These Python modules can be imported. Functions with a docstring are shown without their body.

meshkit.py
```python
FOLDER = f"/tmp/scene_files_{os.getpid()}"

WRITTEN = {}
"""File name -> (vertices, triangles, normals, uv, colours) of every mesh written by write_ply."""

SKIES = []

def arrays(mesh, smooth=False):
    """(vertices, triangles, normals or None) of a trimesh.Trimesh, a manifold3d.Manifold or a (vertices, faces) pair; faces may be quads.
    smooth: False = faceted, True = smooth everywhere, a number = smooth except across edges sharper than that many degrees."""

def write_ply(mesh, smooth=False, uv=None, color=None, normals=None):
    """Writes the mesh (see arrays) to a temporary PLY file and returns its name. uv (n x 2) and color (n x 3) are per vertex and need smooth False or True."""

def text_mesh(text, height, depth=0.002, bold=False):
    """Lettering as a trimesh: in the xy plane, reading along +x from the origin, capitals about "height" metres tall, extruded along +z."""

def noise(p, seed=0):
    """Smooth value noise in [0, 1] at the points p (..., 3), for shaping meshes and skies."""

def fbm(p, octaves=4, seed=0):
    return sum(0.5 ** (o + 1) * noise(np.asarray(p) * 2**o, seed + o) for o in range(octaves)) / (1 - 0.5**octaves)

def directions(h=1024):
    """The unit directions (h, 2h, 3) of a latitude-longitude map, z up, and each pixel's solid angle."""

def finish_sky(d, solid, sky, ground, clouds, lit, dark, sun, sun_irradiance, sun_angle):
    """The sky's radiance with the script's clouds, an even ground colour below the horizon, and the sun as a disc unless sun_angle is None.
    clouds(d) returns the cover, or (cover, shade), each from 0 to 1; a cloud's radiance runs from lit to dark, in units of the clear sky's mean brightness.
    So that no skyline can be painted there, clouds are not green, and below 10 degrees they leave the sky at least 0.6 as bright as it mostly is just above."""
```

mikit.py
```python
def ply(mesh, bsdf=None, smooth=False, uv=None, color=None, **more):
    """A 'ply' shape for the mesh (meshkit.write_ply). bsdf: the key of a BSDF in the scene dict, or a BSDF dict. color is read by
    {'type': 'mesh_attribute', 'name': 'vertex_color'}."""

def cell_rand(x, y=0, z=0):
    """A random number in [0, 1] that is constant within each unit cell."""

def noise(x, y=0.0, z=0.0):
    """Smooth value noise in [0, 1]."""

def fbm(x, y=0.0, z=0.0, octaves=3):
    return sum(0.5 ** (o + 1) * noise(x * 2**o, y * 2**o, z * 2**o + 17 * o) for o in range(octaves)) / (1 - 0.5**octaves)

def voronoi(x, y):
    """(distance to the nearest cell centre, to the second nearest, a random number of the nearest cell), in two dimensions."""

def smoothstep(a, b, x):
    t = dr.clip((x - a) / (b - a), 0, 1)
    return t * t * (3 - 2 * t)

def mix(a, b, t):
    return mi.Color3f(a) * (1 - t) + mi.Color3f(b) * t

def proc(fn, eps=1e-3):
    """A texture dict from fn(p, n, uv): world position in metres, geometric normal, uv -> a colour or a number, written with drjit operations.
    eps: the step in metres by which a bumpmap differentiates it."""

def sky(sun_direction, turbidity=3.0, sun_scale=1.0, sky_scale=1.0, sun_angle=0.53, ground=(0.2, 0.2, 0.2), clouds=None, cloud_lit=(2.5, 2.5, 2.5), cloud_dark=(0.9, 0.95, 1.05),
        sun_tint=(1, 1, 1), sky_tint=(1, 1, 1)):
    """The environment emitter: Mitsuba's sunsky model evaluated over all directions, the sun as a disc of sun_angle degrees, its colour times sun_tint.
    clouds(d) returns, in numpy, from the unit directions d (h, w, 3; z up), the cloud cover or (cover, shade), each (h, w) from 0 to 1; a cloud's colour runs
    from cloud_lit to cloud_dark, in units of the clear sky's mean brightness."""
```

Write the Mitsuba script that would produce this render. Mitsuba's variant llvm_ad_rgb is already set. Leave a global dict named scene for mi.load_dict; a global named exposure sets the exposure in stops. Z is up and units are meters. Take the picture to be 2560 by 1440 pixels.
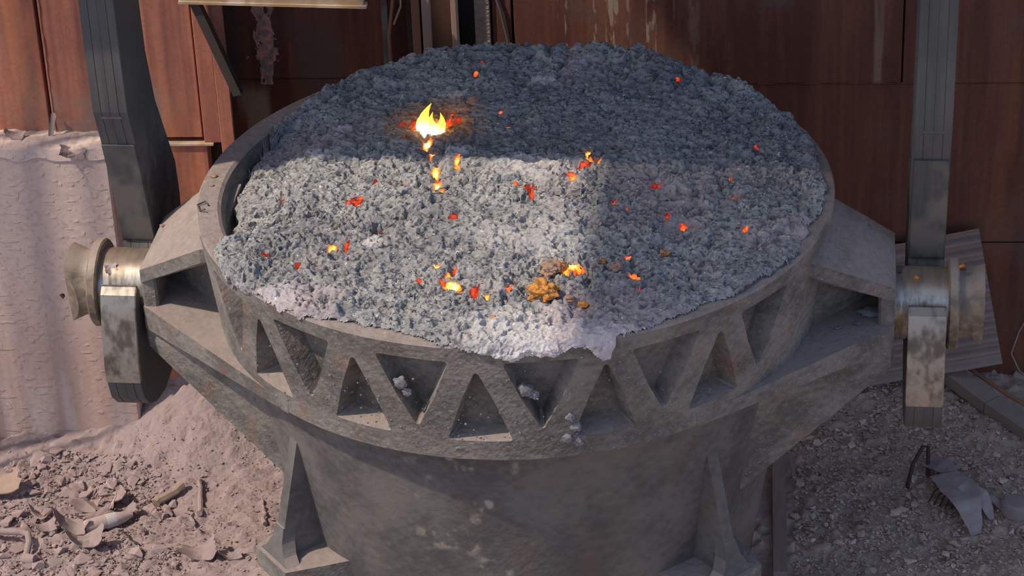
import math, random
import numpy as np, trimesh, shapely, shapely.affinity
import manifold3d as m3
import drjit as dr
import mitsuba as mi
import mikit, meshkit
from mikit import noise, fbm, voronoi, smoothstep, mix, proc
from scipy.interpolate import RegularGridInterpolator

T = mi.ScalarTransform4f
rng = np.random.default_rng(7)
scene, labels = {}, {}

# ------------------------------------------------------------------ camera, sky, sun, exposure
EYE = np.array([1.591452, -11.702508, 6.069393]); FWD = np.array([-0.1199507, 0.8627225, -0.4912450])
scene['camera'] = {'type': 'perspective', 'fov': 21.861035, 'fov_axis': 'x', 'near_clip': 0.1, 'far_clip': 200.0,
                   'to_world': T().look_at(origin=EYE.tolist(), target=(EYE + FWD).tolist(), up=[-0.0249257, 0.4920446, 0.8702131])}
SUN_EL, SUN_AZ = math.radians(54), math.radians(62)
SUN = np.array([-math.sin(SUN_AZ) * math.cos(SUN_EL), -math.cos(SUN_AZ) * math.cos(SUN_EL), math.sin(SUN_EL)])
scene['sky'] = mikit.sky(SUN, turbidity=4.0, sun_scale=0.80, sky_scale=1.5, sun_angle=1.2, ground=(0.28, 0.23, 0.22), sky_tint=(1.12, 1.0, 0.92), sun_tint=(0.94, 0.95, 0.99))
exposure = 1.75
GLOW = 0.42       # radiance of orange heat
FLAME = 0.55


# ------------------------------------------------------------------ helpers
COUNT = {}
def numbered(key):
    n = COUNT.get(key, 0); COUNT[key] = n + 1
    return key if n == 0 else f'{key}_{n:03d}'

def put(name, mesh, mat, smooth=False, label=None, cat=None, group=None, kind=None, parent=None, **kw):
    key = numbered(f'{parent}__{name}' if parent else name)
    scene[key] = mikit.ply(mesh, mat, smooth=smooth, **kw)
    tag(key, label, cat, group, kind)
    return key

def tag(key, label=None, cat=None, group=None, kind=None):
    d = {k: v for k, v in (('label', label), ('category', cat), ('group', group), ('kind', kind)) if v}
    if d: labels[key] = {**labels.get(key, {}), **d}

def thing(name, label, cat, group=None, kind=None):
    key = numbered(name); tag(key, label, cat, group, kind); return key

def hull(pts): return m3.Manifold.hull_points(np.asarray(pts, float))
def box(x0, x1, y0, y1, z0, z1):
    return m3.Manifold.cube([x1 - x0, y1 - y0, z1 - z0]).translate([x0, y0, z0])
def bevbox(x0, x1, y0, y1, z0, z1, b=0.006):
    p = []
    for sx in (0, 1):
        for sy in (0, 1):
            for sz in (0, 1):
                c = np.array([(x0, x1)[sx], (y0, y1)[sy], (z0, z1)[sz]]); d = np.array([1 - 2 * sx, 1 - 2 * sy, 1 - 2 * sz]) * b
                p += [c + d * [1, 1, 0], c + d * [1, 0, 1], c + d * [0, 1, 1]]
    return hull(p)
def union(ms):
    return m3.Manifold.batch_boolean(list(ms), m3.OpType.Add)
def tm(m):
    q = m.to_mesh(); return trimesh.Trimesh(q.vert_properties[:, :3], q.tri_verts, process=False)
def lathe(profile, n=128):
    """(r, z) profile, closed on the axis, revolved about z"""
    p = [(max(r, 0), z) for r, z in profile]
    cs = m3.CrossSection([np.array(p, float)], m3.FillRule.NonZero)
    return m3.Manifold.revolve(cs, n)
def extr_x(poly, x0, x1, bev=0.0):
    """(y, z) polygon extruded along x, with bevelled rims"""
    g = shapely.Polygon(poly)
    def lay(gg, h, at):
        c = m3.CrossSection([np.array(gg.exterior.coords)[:-1]], m3.FillRule.NonZero)
        return m3.Manifold.extrude(c, h).translate([0, 0, at])
    if bev: m = union([lay(g.buffer(-bev), x1 - x0, 0), lay(g.buffer(-bev / 2.5), x1 - x0 - bev * 1.2, bev * 0.6), lay(g, x1 - x0 - 2 * bev, bev)])
    else: m = lay(g, x1 - x0, 0)
    # local (a, b, c) -> world (x=c, y=a, z=b)
    return m.transform(np.array([[0, 0, 1, x0], [1, 0, 0, 0], [0, 1, 0, 0]], float))
def tube(path, r, seg=8, taper=None):
    path = np.asarray(path, float); n = len(path); r = np.broadcast_to(np.asarray(r, float), (n,))
    tang = np.gradient(path, axis=0); tang /= np.linalg.norm(tang, axis=1, keepdims=True)
    ref = np.array([0, 0, 1.0]) if abs(tang[0, 2]) < 0.9 else np.array([1.0, 0, 0])
    v = []; a = np.arange(seg) * 2 * np.pi / seg
    for p, t, rr in zip(path, tang, r):
        s = np.cross(t, ref); s /= np.linalg.norm(s) + 1e-12; u = np.cross(s, t)
        v.append(p + rr * (np.cos(a)[:, None] * s + np.sin(a)[:, None] * u))
    v = np.vstack(v + [path[:1], path[-1:]]); f = []
    for i in range(n - 1):
        for j in range(seg):
            k = (j + 1) % seg
            f += [[i * seg + j, i * seg + k, (i + 1) * seg + k], [i * seg + j, (i + 1) * seg + k, (i + 1) * seg + j]]
    for j in range(seg):
        k = (j + 1) % seg
        f += [[n * seg, k, j], [n * seg + 1, (n - 1) * seg + j, (n - 1) * seg + k]]
    m = trimesh.Trimesh(v, f, process=False); m.fix_normals(); return m
def refine(m, edge, amp=0.0, freq=8.0, seed=0):
    t = tm(m.refine_to_length(edge)) if hasattr(m, 'to_mesh') else m
    if amp:
        n = t.vertex_normals
        t = trimesh.Trimesh(t.vertices + n * ((meshkit.fbm(t.vertices * freq, 3, seed) - 0.5) * 2 * amp)[:, None], t.faces, process=False)
    return t
def sstep(a, b, x):
    t = np.clip((x - a) / (b - a), 0, 1); return t * t * (3 - 2 * t)

WA = math.radians(3.0); EU = np.array([math.cos(WA), math.sin(WA), 0]); EN = np.array([-math.sin(WA), math.cos(WA), 0])
ROT = np.array([[math.cos(WA), -math.sin(WA), 0, 0], [math.sin(WA), math.cos(WA), 0, 0], [0, 0, 1, 0]])
def W(u, n, z): return EU * u + EN * n + np.array([0, 0, z])
def wm(m): return m.transform(ROT)          # wall frame (u, n, z) -> world

# ------------------------------------------------------------------ materials
def bsdf(name, color, rough=0.8, spec=0.3, metallic=0.0, bump=None, bscale=0.01, eps=2e-3, plain=False):
    b = {'type': 'principled', 'base_color': color, 'roughness': rough, 'specular': spec, 'metallic': metallic}
    if bump is not None:
        b = {'type': 'bumpmap', 'arbitrary': proc(bump, eps), 'scale': bscale, 'nested': b}
    scene[name] = {'type': 'twosided', 'nested': b}
    return name
def rgb(*c): return {'type': 'rgb', 'value': list(c)}
C3 = mi.Color3f

def dusty_steel(p, n, uv):
    g = fbm(p.x * 5, p.y * 5, p.z * 5, 4); h = fbm(p.x * 38, p.y * 38, p.z * 38, 3)
    base = mix((0.092, 0.087, 0.081), (0.195, 0.180, 0.163), smoothstep(0.3, 0.72, g * 0.6 + h * 0.4))
    rust = smoothstep(0.60, 0.74, fbm(p.x * 9 + 4, p.y * 9, p.z * 5 + 3, 3))
    base = mix(base, (0.20, 0.105, 0.068), rust * 0.30)
    dust = smoothstep(0.25, 0.8, n.z + (g - 0.5) * 0.5)
    base = mix(base, mix((0.25, 0.203, 0.183), (0.33, 0.275, 0.258), h), dust * 0.85)
    speck = smoothstep(0.80, 0.86, noise(p.x * 110, p.y * 110, p.z * 110))
    return mix(base, (0.45, 0.44, 0.42), speck * 0.25)
def pits(p, n, uv): return fbm(p.x * 60, p.y * 60, p.z * 60, 4) + 0.6 * fbm(p.x * 12, p.y * 12, p.z * 12, 2)
bsdf('mat_pot_steel', proc(dusty_steel), 0.72, 0.35, bump=pits, bscale=0.006)

def body_steel(p, n, uv):
    g = fbm(p.x * 4, p.y * 4, p.z * 3, 4); h = fbm(p.x * 30, p.y * 30, p.z * 30, 3)
    base = mix((0.066, 0.064, 0.064), (0.128, 0.122, 0.117), smoothstep(0.3, 0.7, g * 0.7 + h * 0.3))
    scale = smoothstep(0.56, 0.72, fbm(p.x * 14, p.y * 14, p.z * 9, 4)) * smoothstep(0.5, 0.1, dr.abs(p.x + 0.05)) * smoothstep(0.45, 0.6, fbm(p.x * 5 + 9, p.y * 5, p.z * 4, 2))
    base = mix(base, (0.40, 0.36, 0.29), scale * 0.6)
    rust = smoothstep(0.58, 0.75, fbm(p.x * 7 + 4, p.y * 7, p.z * 3 + 3, 3))
    base = mix(base, (0.15, 0.095, 0.075), rust * 0.25)
    dust = smoothstep(0.3, 0.85, n.z)
    return mix(base, (0.31, 0.255, 0.225), dust * 0.85)
bsdf('mat_pot_body', proc(body_steel), 0.62, 0.4, bump=pits, bscale=0.003)

def worn_metal(p, n, uv):
    g = fbm(p.x * 60, p.y * 9, p.z * 9, 3); h = fbm(p.x * 14, p.y * 14, p.z * 14, 3)
    c = mix((0.50, 0.47, 0.43), (0.22, 0.18, 0.13), smoothstep(0.4, 0.65, g * 0.5 + h * 0.5))
    up = smoothstep(0.55, 0.95, n.z + (h - 0.5) * 0.4)
    return mix(c, (0.36, 0.28, 0.22), up * 0.8)
scene['mat_trunnion'] = {'type': 'twosided', 'nested': {'type': 'principled', 'base_color': proc(worn_metal), 'metallic': 0.65, 'roughness': proc(lambda p, n, uv: 0.25 + 0.35 * fbm(p.x * 25, p.y * 25, p.z * 25, 3)), 'specular': 0.5}}
def collar_metal(p, n, uv):
    h = fbm(p.x * 20, p.y * 20, p.z * 20, 3)
    c = mix((0.22, 0.17, 0.115), (0.13, 0.105, 0.08), smoothstep(0.35, 0.65, h))
    return mix(c, (0.36, 0.30, 0.26), smoothstep(0.5, 0.9, n.z) * 0.7)
bsdf('mat_collar', proc(collar_metal), 0.5, 0.5, bump=pits, bscale=0.002)

def hook_steel(p, n, uv):
    g = fbm(p.x * 30, p.y * 2, p.z * 2.0, 3); h = fbm(p.x * 10, p.y * 10, p.z * 6, 3)
    c = mix((0.060, 0.062, 0.063), (0.10, 0.101, 0.10), g)
    lower = smoothstep(0.35, -0.15, p.z) * smoothstep(-0.75, -0.55, p.z) * smoothstep(0.38, 0.62, h)
    return mix(c, (0.17, 0.15, 0.13), lower * 0.8)
bsdf('mat_hook', proc(hook_steel), 0.6, 0.4)
def wear_metal(p, n, uv):
    g = fbm(p.x * 45, p.y * 14, p.z * 16, 3); h = fbm(p.x * 9, p.y * 9, p.z * 9, 4)
    c = mix((0.33, 0.305, 0.27), (0.125, 0.11, 0.094), smoothstep(0.42, 0.68, g * 0.35 + h * 0.65))
    return mix(c, (0.10, 0.09, 0.08), smoothstep(0.60, 0.68, fbm(p.x * 22, p.y * 22, p.z * 15, 3)) * 0.3)
scene['mat_wear'] = {'type': 'twosided', 'nested': {'type': 'principled', 'base_color': proc(wear_metal), 'metallic': 0.75, 'roughness': proc(lambda p, n, uv: 0.30 + 0.35 * fbm(p.x * 18, p.y * 18, p.z * 18, 3)), 'specular': 0.5}}

SPOTS = [(0.08, 0.11, 0.28, 0.16, 0.55), (0.45, -1.56, 0.40, 0.20, 0.95), (0.19, -1.45, 0.30, 0.22, 0.7), (-0.96, 0.55, 0.045, 0.05, 1.0), (-0.33, 0.25, 0.06, 0.07, 0.9), (-0.48, 0.45, 0.10, 0.09, 0.8),
         (0.01, 1.12, 0.09, 0.04, 0.9), (-0.41, 0.95, 0.05, 0.05, 0.9), (-1.03, 0.24, 0.09, 0.05, 0.8), (-0.61, -0.68, 0.06, 0.06, 0.7), (-0.96, -1.21, 0.14, 0.10, 0.6), (0.17, 1.47, 0.07, 0.04, 0.7), (0.16, -0.61, 0.35, 0.18, 0.35)]
def slag_color(p, n, uv):
    g = fbm(p.x * 3, p.y * 3, 1.0, 4); h = fbm(p.x * 45, p.y * 45, p.z * 45, 3)
    c = mix((0.20, 0.20, 0.207), (0.36, 0.357, 0.352), smoothstep(0.25, 0.75, g * 0.45 + h * 0.55))
    k = fbm(p.x * 70, p.y * 95, p.z * 70, 3)
    c = mix(c, (0.05, 0.052, 0.07), smoothstep(0.56, 0.67, k) * 0.7)
    w = mi.Float(0)
    for x, y, a, b, s in SPOTS:
        d = dr.square((p.x - x) / a) + dr.square((p.y - y) / b)
        w = dr.maximum(w, s * smoothstep(1.3, 0.2, d + (h - 0.5) * 2.0))
    c = mix(c, (0.62, 0.60, 0.60), w * 0.8)
    c = mix(c, (0.40, 0.31, 0.33), smoothstep(0.55, 0.75, fbm(p.x * 2.3 + 5, p.y * 2.3, 3.0, 3)) * 0.4)
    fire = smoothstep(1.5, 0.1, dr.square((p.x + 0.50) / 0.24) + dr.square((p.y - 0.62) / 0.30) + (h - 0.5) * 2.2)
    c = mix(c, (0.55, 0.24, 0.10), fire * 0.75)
    return mix(c, (0.75, 0.73, 0.70), smoothstep(0.86, 0.90, noise(p.x * 85, p.y * 85, p.z * 85)) * 0.6)
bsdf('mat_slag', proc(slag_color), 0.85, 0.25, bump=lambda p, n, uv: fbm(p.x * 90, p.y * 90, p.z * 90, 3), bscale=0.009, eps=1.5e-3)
bsdf('mat_slag_dark', proc(lambda p, n, uv: mix((0.10, 0.10, 0.11), (0.24, 0.24, 0.26), fbm(p.x * 50, p.y * 50, p.z * 50, 3))), 0.7, 0.35)
scene['mat_black'] = {'type': 'diffuse', 'reflectance': rgb(0.02, 0.02, 0.02)}
def ochre(p, n, uv):
    h = fbm(p.x * 55, p.y * 55, p.z * 55, 3)
    c = mix((0.60, 0.26, 0.045), (0.32, 0.15, 0.07), smoothstep(0.4, 0.62, h))
    return mix(c, (0.06, 0.045, 0.04), smoothstep(0.62, 0.7, fbm(p.x * 30 + 3, p.y * 30, p.z * 30, 3)))
bsdf('mat_ochre', proc(ochre), 0.9, 0.2)
def brownlump(p, n, uv):
    h = fbm(p.x * 60, p.y * 60, p.z * 60, 3)
    return mix((0.42, 0.22, 0.13), (0.27, 0.19, 0.15), smoothstep(0.4, 0.6, h))
bsdf('mat_brown_lump', proc(brownlump), 0.9, 0.2)
bsdf('mat_white_flake', rgb(0.46, 0.44, 0.44), 0.7)

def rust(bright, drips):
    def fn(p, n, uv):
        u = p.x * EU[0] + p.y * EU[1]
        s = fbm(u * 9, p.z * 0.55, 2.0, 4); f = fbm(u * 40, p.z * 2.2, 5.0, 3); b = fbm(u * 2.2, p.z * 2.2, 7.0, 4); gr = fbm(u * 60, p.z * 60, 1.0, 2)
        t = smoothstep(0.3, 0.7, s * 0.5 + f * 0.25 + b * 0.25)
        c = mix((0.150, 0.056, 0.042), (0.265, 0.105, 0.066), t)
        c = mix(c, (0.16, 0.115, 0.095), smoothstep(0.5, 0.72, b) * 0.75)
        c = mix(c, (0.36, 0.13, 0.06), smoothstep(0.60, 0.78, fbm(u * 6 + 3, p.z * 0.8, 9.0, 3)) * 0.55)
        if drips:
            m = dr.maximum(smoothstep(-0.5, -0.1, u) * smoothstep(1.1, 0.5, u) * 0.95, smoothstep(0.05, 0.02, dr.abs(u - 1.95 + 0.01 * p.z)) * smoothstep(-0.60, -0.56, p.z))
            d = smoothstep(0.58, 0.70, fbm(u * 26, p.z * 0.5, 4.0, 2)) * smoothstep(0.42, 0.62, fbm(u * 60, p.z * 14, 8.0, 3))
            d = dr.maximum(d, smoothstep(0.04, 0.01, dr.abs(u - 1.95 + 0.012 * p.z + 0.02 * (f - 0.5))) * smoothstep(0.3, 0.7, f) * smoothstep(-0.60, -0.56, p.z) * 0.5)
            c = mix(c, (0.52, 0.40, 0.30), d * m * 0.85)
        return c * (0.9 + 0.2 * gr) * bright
    return fn
def wbump(p, n, uv):
    u = p.x * EU[0] + p.y * EU[1]
    return fbm(u * 3, p.z * 3, p.y * 3, 3) + 0.12 * fbm(u * 45, p.z * 25, 0.0, 2)
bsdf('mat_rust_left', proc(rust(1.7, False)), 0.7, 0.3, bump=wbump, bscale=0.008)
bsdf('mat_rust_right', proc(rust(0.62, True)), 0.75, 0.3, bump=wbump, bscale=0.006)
def rust_recess(p, n, uv):
    u = p.x * EU[0] + p.y * EU[1]
    c = rust(0.75, False)(p, n, uv)
    st = smoothstep(0.16, 0.05, dr.abs(u + 1.77)) * smoothstep(-0.62, -0.75, p.z) * smoothstep(0.35, 0.6, fbm(u * 14, p.z * 2, 1.0, 3))
    c = mix(c, (0.42, 0.33, 0.24), st * 0.8)
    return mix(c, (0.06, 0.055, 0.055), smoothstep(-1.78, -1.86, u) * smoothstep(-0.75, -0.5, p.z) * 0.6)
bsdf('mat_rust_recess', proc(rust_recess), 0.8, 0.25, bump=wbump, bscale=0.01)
def crusted(p, n, uv):
    h = fbm(p.x * 40, p.y * 40, p.z * 30, 3)
    return mix((0.62, 0.30, 0.25), (0.27, 0.23, 0.20), smoothstep(0.3, 0.68, h))
bsdf('mat_crusted', proc(crusted), 0.9, 0.2)
def caked(p, n, uv): return mix((0.20, 0.15, 0.12), (0.36, 0.28, 0.23), fbm(p.x * 40, p.y * 40, p.z * 60, 3))
bsdf('mat_caked', proc(caked), 0.9, 0.2, bump=lambda p, n, uv: fbm(p.x * 60, p.y * 60, p.z * 90, 3), bscale=0.02)

def dustwall(p, n, uv):
    u = p.x * EU[0] + p.y * EU[1]
    g = fbm(u * 2.0, p.z * 1.1, 3.0, 4); h = fbm(p.x * 40, p.y * 40, p.z * 40, 3); s = fbm(u * 14, p.z * 0.7, 1.0, 3)
    c = mix((0.53, 0.42, 0.375), (0.59, 0.475, 0.435), h)
    low = smoothstep(-1.2, -2.3, p.z) * smoothstep(0.35, 0.62, s * 0.5 + g * 0.5)
    c = mix(c, (0.42, 0.28, 0.23), low * 0.75)
    return mix(c, (0.34, 0.25, 0.22), smoothstep(0.60, 0.72, fbm(u * 40, p.z * 48, 2.0, 3)) * 0.30)
bsdf('mat_dust_wall', proc(dustwall), 0.95, 0.1, bump=lambda p, n, uv: fbm(p.x * 35, p.y * 35, p.z * 35, 3) + 1.2 * smoothstep(0.70, 0.80, noise(p.x * 30, p.y * 30, p.z * 38)), bscale=0.0022)
def dirt(p, n, uv):
    g = fbm(p.x * 1.5, p.y * 1.5, 0.0, 4); h = fbm(p.x * 40, p.y * 40, p.z * 40, 3)
    left = mix((0.265, 0.205, 0.202), (0.335, 0.265, 0.26), g * 0.5 + h * 0.5)
    right = mix((0.34, 0.25, 0.20), (0.47, 0.36, 0.295), h)
    return mix(left, right, smoothstep(-0.2, 0.8, p.x))
bsdf('mat_ground', proc(dirt), 0.95, 0.1, bump=lambda p, n, uv: fbm(p.x * 55, p.y * 55, p.z * 55, 4), bscale=0.012)
for i, k in enumerate((0.90, 1.0, 1.1)):
    bsdf(f'mat_stone_{"abc"[i]}', rgb(0.31 * k, 0.238 * k, 0.232 * k), 0.95, 0.1)
    bsdf(f'mat_gravel_{"abc"[i]}', rgb(0.45 * k ** 3, 0.345 * k ** 3, 0.28 * k ** 3), 0.95, 0.1)
def mixed_gravel(p, n, uv): return mix((0.33, 0.24, 0.19), (0.58, 0.46, 0.375), noise(p.x * 30, p.y * 30, p.z * 30))
bsdf('mat_gravel', proc(mixed_gravel), 0.95, 0.1)
bsdf('mat_dust_debris', proc(lambda p, n, uv: mix((0.26, 0.20, 0.19), (0.34, 0.27, 0.26), fbm(p.x * 30, p.y * 30, p.z * 30, 3))), 0.95, 0.1)
bsdf('mat_wood', proc(lambda p, n, uv: mix((0.26, 0.19, 0.15), (0.37, 0.28, 0.23), fbm(p.x * 60, p.y * 6, p.z * 30, 3))), 0.9, 0.15)
bsdf('mat_tan', proc(lambda p, n, uv: mix((0.36, 0.27, 0.215), (0.30, 0.21, 0.17), fbm(p.x * 20, p.y * 20, p.z * 20, 3))), 0.9, 0.1)
bsdf('mat_bottle', rgb(0.44, 0.35, 0.33), 0.45, 0.5)
bsdf('mat_sheet', proc(lambda p, n, uv: mix((0.27, 0.20, 0.175), (0.33, 0.25, 0.23), fbm(p.x * 8, p.y * 8, p.z * 8, 3))), 0.75, 0.3)
bsdf('mat_scrap', proc(lambda p, n, uv: mix((0.24, 0.185, 0.165), (0.44, 0.38, 0.36), fbm(p.x * 14, p.y * 14, p.z * 14, 3))), 0.6, 0.4)
bsdf('mat_beam', proc(lambda p, n, uv: mix((0.19, 0.14, 0.115), (0.30, 0.235, 0.20), smoothstep(0.2, 0.9, n.z) * 0.6 + 0.4 * fbm(p.x * 20, p.y * 20, p.z * 20, 3))), 0.8, 0.25)
bsdf('mat_dark_rust', rgb(0.055, 0.04, 0.035), 0.85)
bsdf('mat_column', proc(lambda p, n, uv: mix((0.27, 0.19, 0.155), (0.36, 0.25, 0.20), fbm(p.x * 20, p.y * 20, p.z * 8, 3))), 0.8, 0.2)
bsdf('mat_orange_rust', proc(lambda p, n, uv: mix((0.22, 0.12, 0.08), (0.33, 0.17, 0.10), fbm(p.x * 20, p.y * 20, p.z * 5, 3))), 0.8, 0.2)
bsdf('mat_platform', proc(lambda p, n, uv: mix((0.50, 0.40, 0.32), (0.36, 0.25, 0.15), smoothstep(0.4, 0.65, fbm(p.x * 8, p.y * 8, p.z * 8, 3)))), 0.8, 0.2)
bsdf('mat_roof', rgb(0.20, 0.19, 0.19), 0.8)
bsdf('mat_rope', rgb(0.10, 0.10, 0.10), 0.6)

# ------------------------------------------------------------------ ground
def gz(x, y):
    x, y = np.asarray(x, float), np.asarray(y, float)
    z = -2.6 + 0.40 * np.exp(-((x + 2.15) / 0.55) ** 2 - ((y - 2.05) / 0.55) ** 2) + 0.10 * np.exp(-((x - 2.2) / 0.6) ** 2 - ((y - 2.4) / 0.5) ** 2)
    p = np.stack([x, y, 0 * x], -1)
    return z + 0.16 * (meshkit.fbm(p * 1.1, 3, 3) - 0.5) + 0.05 * (meshkit.fbm(p * 6, 3, 5) - 0.5) * sstep(2.6, 1.0, np.abs(y - 0.7))
def ground_mesh():
    xs = np.concatenate([np.arange(-12, -4.2, 0.4), np.arange(-4.2, 4.2, 0.022), np.arange(4.2, 12.1, 0.4)])
    ys = np.concatenate([np.arange(-14, -1.2, 0.4), np.arange(-1.2, 2.9, 0.022)])
    X, Y = np.meshgrid(xs, ys); P = np.stack([X, Y, 0 * X], -1)
    Z = gz(X, Y) + 0.010 * (np.abs(2 * meshkit.noise(P * 19, 8) - 1) - 0.5) + 0.012 * (meshkit.noise(P * 40, 9) - 0.5) - 0.03 * sstep(0.72, 0.9, meshkit.noise(P * np.array([16, 20, 1]), 10)) + 0.03 * sstep(0.75, 0.92, meshkit.noise(P * 22, 15))
    n, m = X.shape; idx = np.arange(n * m).reshape(n, m)
    f = np.stack([idx[:-1, :-1], idx[:-1, 1:], idx[1:, 1:], idx[1:, :-1]], -1).reshape(-1, 4)
    return np.stack([X, Y, Z], -1).reshape(-1, 3), f
put('floor', ground_mesh(), 'mat_ground', smooth=True, label='uneven dirt ground under thick pinkish dust, grey brown and gritty on the right', kind='structure')

# ------------------------------------------------------------------ walls (frame: u along the wall, n depth, z up)
def panel(name, parent, u0, u1, n0, n1, z0, z1, mat, b=0.004):
    return put(name, tm(wm(bevbox(u0, u1, n0, n1, z0, z1, b))), mat, parent=parent)
wl = thing('wall_left', 'rust red steel plate wall with vertical seams behind the left hook', None, kind='structure')
panel('backing', wl, -8.0, -1.86, 2.00, 2.04, -2.9, 4.0, 'mat_dark_rust')
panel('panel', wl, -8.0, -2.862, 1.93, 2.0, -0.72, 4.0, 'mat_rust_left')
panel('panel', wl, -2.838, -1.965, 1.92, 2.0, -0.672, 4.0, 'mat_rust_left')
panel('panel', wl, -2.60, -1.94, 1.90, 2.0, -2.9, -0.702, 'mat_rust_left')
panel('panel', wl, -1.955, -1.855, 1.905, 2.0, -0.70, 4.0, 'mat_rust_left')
panel('sill', wl, -2.45, -1.90, 1.885, 1.93, -0.712, -0.698, 'mat_platform', 0.002)
for k, (u0, du, seed) in enumerate(((-2.832, 0.02, 3), (-1.85, -0.006, 5))):      # weld seams
    zz = np.linspace(-0.7, 1.6, 120); jit = meshkit.noise(np.stack([zz * 25, zz * 0, zz * 0], -1), seed)
    put('weld_seam', tube(np.array([W(u0 + du * 0.3 + 0.006 * (j - 0.5) - 0.03 * 0, (1.918, 1.903)[k], z) for z, j in zip(zz, jit)]), 0.002 + 0.004 * jit, 6), 'mat_rust_left', True, parent=wl)
panel('post', wl, -1.845, -1.765, 1.85, 1.875, -2.9, 4.0, 'mat_rust_left', 0.004)

lw = thing('wall_base', 'low steel box wall coated in pale pinkish dust, left of the pot', None, kind='structure')
b = bevbox(-8.0, -2.485, 1.70, 1.95, -3.0, -0.64, 0.012)
hole = wm(hull([(-2.885, 1.6, -1.60), (-2.85, 1.6, -1.58), (-2.838, 1.6, -1.615), (-2.86, 1.6, -1.64), (-2.875, 1.79, -1.60), (-2.85, 1.79, -1.6), (-2.86, 1.79, -1.625)]))
put('plate', refine(wm(b) - hole, 0.10, 0.005, 1.5, 4), 'mat_dust_wall', 35, parent=lw)
def ledge_mesh():
    us = np.arange(-4.2, -2.47, 0.012); ns = np.linspace(1.69, 1.94, 24); U, N = np.meshgrid(us, ns); P = np.stack([U, N, 0 * U], -1)
    t = (N - 1.69) / 0.25
    Z = -0.645 + 0.02 * np.sin(np.pi * np.clip(t * 1.2, 0, 1)) + 0.035 * t * meshkit.fbm(P * 7, 3, 2) + 0.02 * (meshkit.fbm(P * 25, 3, 6) - 0.4)
    Z[0] = -0.70 + 0.05 * (meshkit.noise(P[0] * 9, 3) - 0.5); Z[1] = np.minimum(Z[1], -0.642)
    N = N + 0; N[0] = 1.693
    V = U[..., None] * EU + N[..., None] * EN + Z[..., None] * np.array([0, 0, 1.0])
    n, m = U.shape; idx = np.arange(n * m).reshape(n, m)
    return V.reshape(-1, 3), np.stack([idx[:-1, :-1], idx[:-1, 1:], idx[1:, 1:], idx[1:, :-1]], -1).reshape(-1, 4)
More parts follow.
